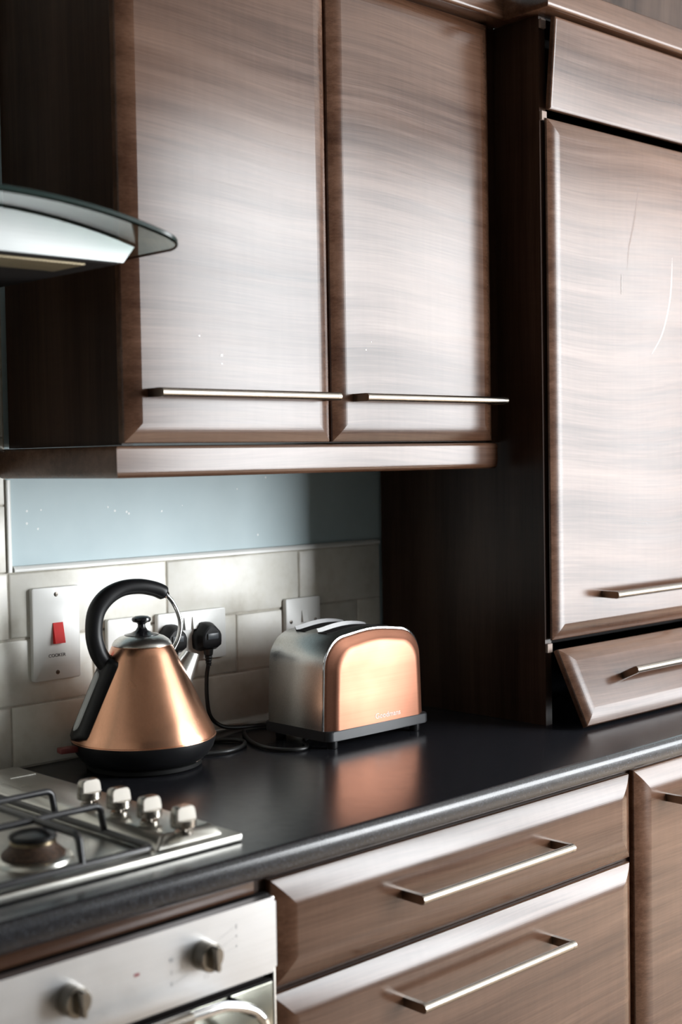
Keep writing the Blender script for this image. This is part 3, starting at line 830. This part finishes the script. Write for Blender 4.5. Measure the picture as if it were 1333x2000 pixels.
# ------------------------------------------------------------------ toaster
t = thing('toaster', 'two slot toaster with copper front and brushed steel end, on the worktop', 'toaster', (-0.279, 0.2, 0.0))
TX0, TX1, TD0, TD1, TZ0, TZ1 = -0.3965, -0.1615, 0.118, 0.2690, 0.0300, 0.1880
def tprof(ins=0.0, rise=0.0):
    """front outline of the shell: upright sides leaning in a little, big round shoulders, gently arched top"""
    pts = []
    x0, x1 = TX0 + ins, TX1 - ins; zt = TZ1 - ins
    R = 0.052 - ins * 0.5
    lean = 0.004
    pts += [(x0, TZ0 + rise), (x0 + lean * 0.5, TZ0 + 0.055)]
    cz = zt - 0.006 - R
    pts += [(x0 + lean + R - R * math.cos(math.radians(a)), cz + R * math.sin(math.radians(a))) for a in range(0, 83, 8)]
    xl = x0 + lean + R; xr = x1 - lean - R
    for k in range(1, 8):
        s = k / 8; pts.append((xl + (xr - xl) * s, zt - 0.006 + 0.006 * math.sin(PI * s) * 1.0))
    pts += [(x1 - lean - R + R * math.cos(math.radians(a)), cz + R * math.sin(math.radians(a))) for a in range(82, -1, -8)]
    pts += [(x1 - lean * 0.5, TZ0 + 0.055), (x1, TZ0 + rise)]
    return pts
def loft(levels):
    bm = bmesh.new(); rings = []
    for ins, d, rise in levels: rings.append([bm.verts.new(w3(x, d, z)) for x, z in tprof(ins, rise)])
    m = len(rings[0])
    for A, B in zip(rings, rings[1:]):
        for k in range(m): bm.faces.new((A[k], A[(k + 1) % m], B[(k + 1) % m], B[k]))
    bm.faces.new(rings[0]); bm.faces.new(rings[-1])
    return bm
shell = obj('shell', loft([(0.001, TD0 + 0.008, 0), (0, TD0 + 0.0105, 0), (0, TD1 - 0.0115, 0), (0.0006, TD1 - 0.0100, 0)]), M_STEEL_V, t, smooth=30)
obj('shell_trim', loft([(0.0004, TD1 - 0.0100, 0), (-0.0006, TD1 - 0.0092, 0), (-0.0004, TD1 - 0.0078, 0), (0.0022, TD1 - 0.0070, 0)]), M_CHROME, t, smooth=40)
fp = obj('front_panel', loft([(0.0020, TD1 - 0.0072, 0), (0.0026, TD1 - 0.0060, 0), (0.0050, TD1 - 0.0040, 0), (0.0120, TD1 - 0.0005, 0), (0.0165, TD1 + 0.0030, 0), (0.0200, TD1 + 0.0052, 0), (0.0250, TD1 + 0.0062, 0)]), M_COPPER_T, t, smooth=50)
obj('rear_panel', loft([(0.0250, TD0 - 0.004, 0), (0.0180, TD0, 0), (0.0050, TD0 + 0.004, 0), (0.0020, TD0 + 0.008, 0)]), M_COPPER_T, t, smooth=50)
lettering('Goodmans', -0.2600, TD1 + 0.0064, 0.0415, 0.0125, M_WHITE, fp, 1.1)
bm = bmesh.new()
bx0, bx1, bd0, bd1, rr = -0.3972, -0.1580, 0.114, 0.2762, 0.012
outb = arc(bx1 - rr, bd0 + rr, rr, -90, 0, 5) + arc(bx1 - rr, bd1 - rr, rr, 0, 90, 5) + arc(bx0 + rr, bd1 - rr, rr, 90, 180, 5) + arc(bx0 + rr, bd0 + rr, rr, 180, 270, 5)
add_prism(bm, outb, 'z', 0.0140, 0.0305)
bmesh.ops.bevel(bm, geom=[e for e in bm.edges if abs(e.verts[0].co.z - e.verts[1].co.z) < 1e-6], offset=0.0015, segments=2, affect='EDGES')
obj('base', bm, M_BASEGREY, t)
for fx in (bx0 + 0.022, bx1 - 0.022):
    for fd in (bd0 + 0.020, bd1 - 0.016):
        obj('foot', lathe([(0.0085, 0.0003), (0.009, 0.002), (0.0095, 0.0142)], fx, fd, 0, 24), M_BLACK, t)
def top_z(x):
    s = min(1, max(0, (x - (TX0 + 0.056)) / ((TX1 - 0.056) - (TX0 + 0.056)))); return TZ1 - 0.006 + 0.006 * math.sin(PI * s)
for sd in (0.160, 0.2145):
    bm = bmesh.new(); N = 16
    rows = []
    for i in range(N + 1):
        x = TX0 + 0.046 + 0.143 * i / N
        z = top_z(x)
        rows.append([bm.verts.new(w3(x, d, z + zo)) for d, zo in ((sd - 0.011, -0.004), (sd - 0.011, 0.0006), (sd + 0.011, 0.0006), (sd + 0.011, -0.004))])
    for A, B in zip(rows, rows[1:]):
        for k in range(4): bm.faces.new((A[k], A[(k + 1) % 4], B[(k + 1) % 4], B[k]))
    bm.faces.new(rows[0]); bm.faces.new(rows[-1])
    sl = obj('slot', bm, M_DARK, t, smooth=40)
    bm = bmesh.new(); rows = []
    for i in range(N + 1):
        x = TX0 + 0.047 + 0.112 * i / N; s = i / N
        h = 0.0028 + 0.0040 * math.sin(PI * min(1, s * 0.75 + 0.25)) ** 0.7
        z = top_z(x)
        rows.append([bm.verts.new(w3(x, sd + p, z + q)) for p, q in ((-0.0130, -0.001), (-0.0130 - 0.5 * h, h), (-0.0115 - 0.5 * h, h + 0.0004), (-0.0095, -0.001))])
    for A, B in zip(rows, rows[1:]):
        for k in range(4): bm.faces.new((A[k], A[(k + 1) % 4], B[(k + 1) % 4], B[k]))
    bm.faces.new(rows[0]); bm.faces.new(rows[-1])
    obj('slot_rim', bm, plain('satin_steel', (0.62, 0.63, 0.64), 0.42, 1.0), sl, smooth=40)

# ------------------------------------------------------------------ switches and sockets on the tiles
TF = TD + 0.0002
def plate(name, label, cat, x0, z1, w, h, group=None):
    t = thing(name, label, cat, (x0 + w / 2, TF, z1 - h / 2), group)
    bm = bmesh.new()
    r = 0.004
    def loop(e): return arc(x0 + w - r, z1 - h + r, r - e, -90, 0, 4) + arc(x0 + w - r, z1 - r, r - e, 0, 90, 4) + arc(x0 + r, z1 - r, r - e, 90, 180, 4) + arc(x0 + r, z1 - h + r, r - e, 180, 270, 4)
    rings = [[bm.verts.new(w3(px, d, pz)) for px, pz in loop(e)] for e, d in ((0, TF), (0, TF + 0.0060), (0.0006, TF + 0.0074), (0.0022, TF + 0.0080))]
    for A, B in zip(rings, rings[1:]):
        m = len(A)
        for i in range(m): bm.faces.new((A[i], A[(i + 1) % m], B[(i + 1) % m], B[i]))
    bm.faces.new(rings[0]); bm.faces.new(rings[-1])
    obj('plate', bm, M_WHITE, t)
    return t
PF = TF + 0.0080
def rocker(t, x, z, w, h, mat, tip=0.0045, name='rocker'):
    """rocker switch pushed in at the top: wedge standing proud at the bottom"""
    out = [(PF - 0.001, z - h / 2), (PF + tip, z - h / 2 + 0.0008), (PF + tip * 0.9, z - h * 0.35), (PF + 0.0008, z + h / 2), (PF - 0.001, z + h / 2)]
    return obj(name, prism(out, 'x', x - w / 2, x + w / 2), mat, t, smooth=20)
def screw(t, x, z):
    bm = bmesh.new(); n = 20; rings = []
    for r, d in ((0.0035, PF - 0.0005), (0.0035, PF + 0.0004), (0.0026, PF + 0.0008)):
        rings.append([bm.verts.new(w3(x + r * math.cos(2 * PI * i / n), d, z + r * math.sin(2 * PI * i / n))) for i in range(n)])
    for A, B in zip(rings, rings[1:]):
        for i in range(n): bm.faces.new((A[i], A[(i + 1) % n], B[(i + 1) % n], B[i]))
    bm.faces.new(rings[0]); bm.faces.new(rings[-1])
    s = obj('screw', bm, plain('screw_steel', (0.16, 0.14, 0.12), 0.35, 0.9), t)
    bm = bmesh.new(); add_box(bm, x - 0.0024, x + 0.0024, PF + 0.0006, PF + 0.0010, z - 0.0005, z + 0.0005)
    obj('screw_slot', bm, M_DARK, s, smooth=0)
t = plate('cooker_switch', 'tall white cooker switch plate with a red rocker, left of the kettle', 'switch', -0.7775, 0.2777, 0.0860, 0.1460)
rocker(t, -0.7325, 0.2050, 0.0180, 0.0330, M_RED, 0.0075)
screw(t, -0.7345, 0.2660); screw(t, -0.7345, 0.1435)
lettering('COOKER', -0.7350, PF + 0.0002, 0.1700, 0.0072, M_INK, t, 1.05)
t = plate('fused_switch', 'white square switch plate partly hidden behind the kettle handle', 'switch', -0.6400, 0.2165, 0.0860, 0.0860)
rocker(t, -0.5800, 0.1770, 0.0130, 0.0200, M_WHITE)
t = plate('double_socket', 'white double socket behind the kettle with two black plugs in it', 'socket', -0.5407, 0.2162, 0.1460, 0.0860)
for rx in (-0.4800, -0.4625): rocker(t, rx, 0.1950, 0.0110, 0.0210, M_WHITE)
t = plate('light_switch', 'small white switch plate behind the toaster', 'switch', -0.2554, 0.2176, 0.0860, 0.0860)
rocker(t, -0.2100, 0.1830, 0.0130, 0.0220, M_WHITE)
screw(t, -0.2430, 0.1750); screw(t, -0.1830, 0.1750)

# plugs
def plug(x, z, label, cord):
    t = thing('plug', label, 'plug', (x, PF, z), 'black plugs in the double socket')
    w, h = 0.0255, 0.0240
    ol = lambda k, e=0: [(x + (px * (w - e)) , z + pz * (h - e)) for px, pz in ((-0.62, -1), (0.62, -1), (0.95, -0.80), (1, -0.5), (1, 0.10), (0.86, 0.45), (0.42, 0.92), (0.22, 1), (-0.22, 1), (-0.42, 0.92), (-0.86, 0.45), (-1, 0.10), (-1, -0.5), (-0.95, -0.80))]
    bm = bmesh.new()
    rings = [[bm.verts.new(w3(px, d, pz)) for px, pz in ol(0, e)] for e, d in ((0.0, PF + 0.0004), (0.0, PF + 0.010), (0.0012, PF + 0.014), (0.0055, PF + 0.0235), (0.0085, PF + 0.0250))]
    for A, B in zip(rings, rings[1:]):
        m = len(A)
        for i in range(m): bm.faces.new((A[i], A[(i + 1) % m], B[(i + 1) % m], B[i]))
    bm.faces.new(rings[0]); bm.faces.new(rings[-1])
    b = obj('plug_body', bm, M_BLACK, t, smooth=25)
    obj('fuse_cover', box(x - 0.0115, x + 0.0115, PF + 0.0245, PF + 0.0272, z - 0.0040, z + 0.0065, 0.0012), plain('grey_plastic', (0.075, 0.085, 0.095), 0.35), b)
    bm = bmesh.new(); zz = z - h * 0.9; prof = []
    pts = []; rad = []
    for i in range(13):
        pts.append((x, PF + 0.012, zz - 0.0024 * i)); rad.append((0.0088 - 0.00035 * i) * (0.84 if i % 2 and i > 3 else 1.0))
    add_tube(bm, pts, rad, 16, 0)
    obj('strain_relief', bm, M_RUBBER, b, smooth=20)
    obj('cord', tube([(x, PF + 0.012, zz - 0.024)] + cord, 0.0035, 12, 10), M_RUBBER, t, smooth=60)
plug(-0.4440, 0.1710, 'right-hand black plug in the double socket, with its cord hanging in plain view',
     [(-0.4440, 0.022, 0.100), (-0.4475, 0.026, 0.065), (-0.4440, 0.030, 0.034), (-0.4240, 0.032, 0.0150), (-0.3950, 0.032, 0.0075), (-0.350, 0.036, 0.0042), (-0.320, 0.055, 0.0040), (-0.300, 0.090, 0.0040)])
plug(-0.5180, 0.1735, 'left-hand black plug in the double socket, half hidden by the kettle',
     [(-0.5180, 0.022, 0.090), (-0.5190, 0.026, 0.050), (-0.5140, 0.040, 0.0150), (-0.4950, 0.066, 0.0040), (-0.4620, 0.090, 0.0040), (-0.4480, 0.120, 0.0040), (-0.4720, 0.150, 0.0040), (-0.5150, 0.163, 0.0040), (-0.5560, 0.150, 0.0040)])
tag(obj('power_cord', tube([(-0.395, 0.060, 0.0040), (-0.4200, 0.0950, 0.0040), (-0.4480, 0.150, 0.0040), (-0.4560, 0.195, 0.0040), (-0.4420, 0.232, 0.0040), (-0.4180, 0.240, 0.0040), (-0.3980, 0.224, 0.0040), (-0.3780, 0.195, 0.0040), (-0.340, 0.170, 0.0040)], 0.0034, 12, 10), M_RUBBER, smooth=60),
    'black cord looping on the worktop under the toaster end', 'cord')
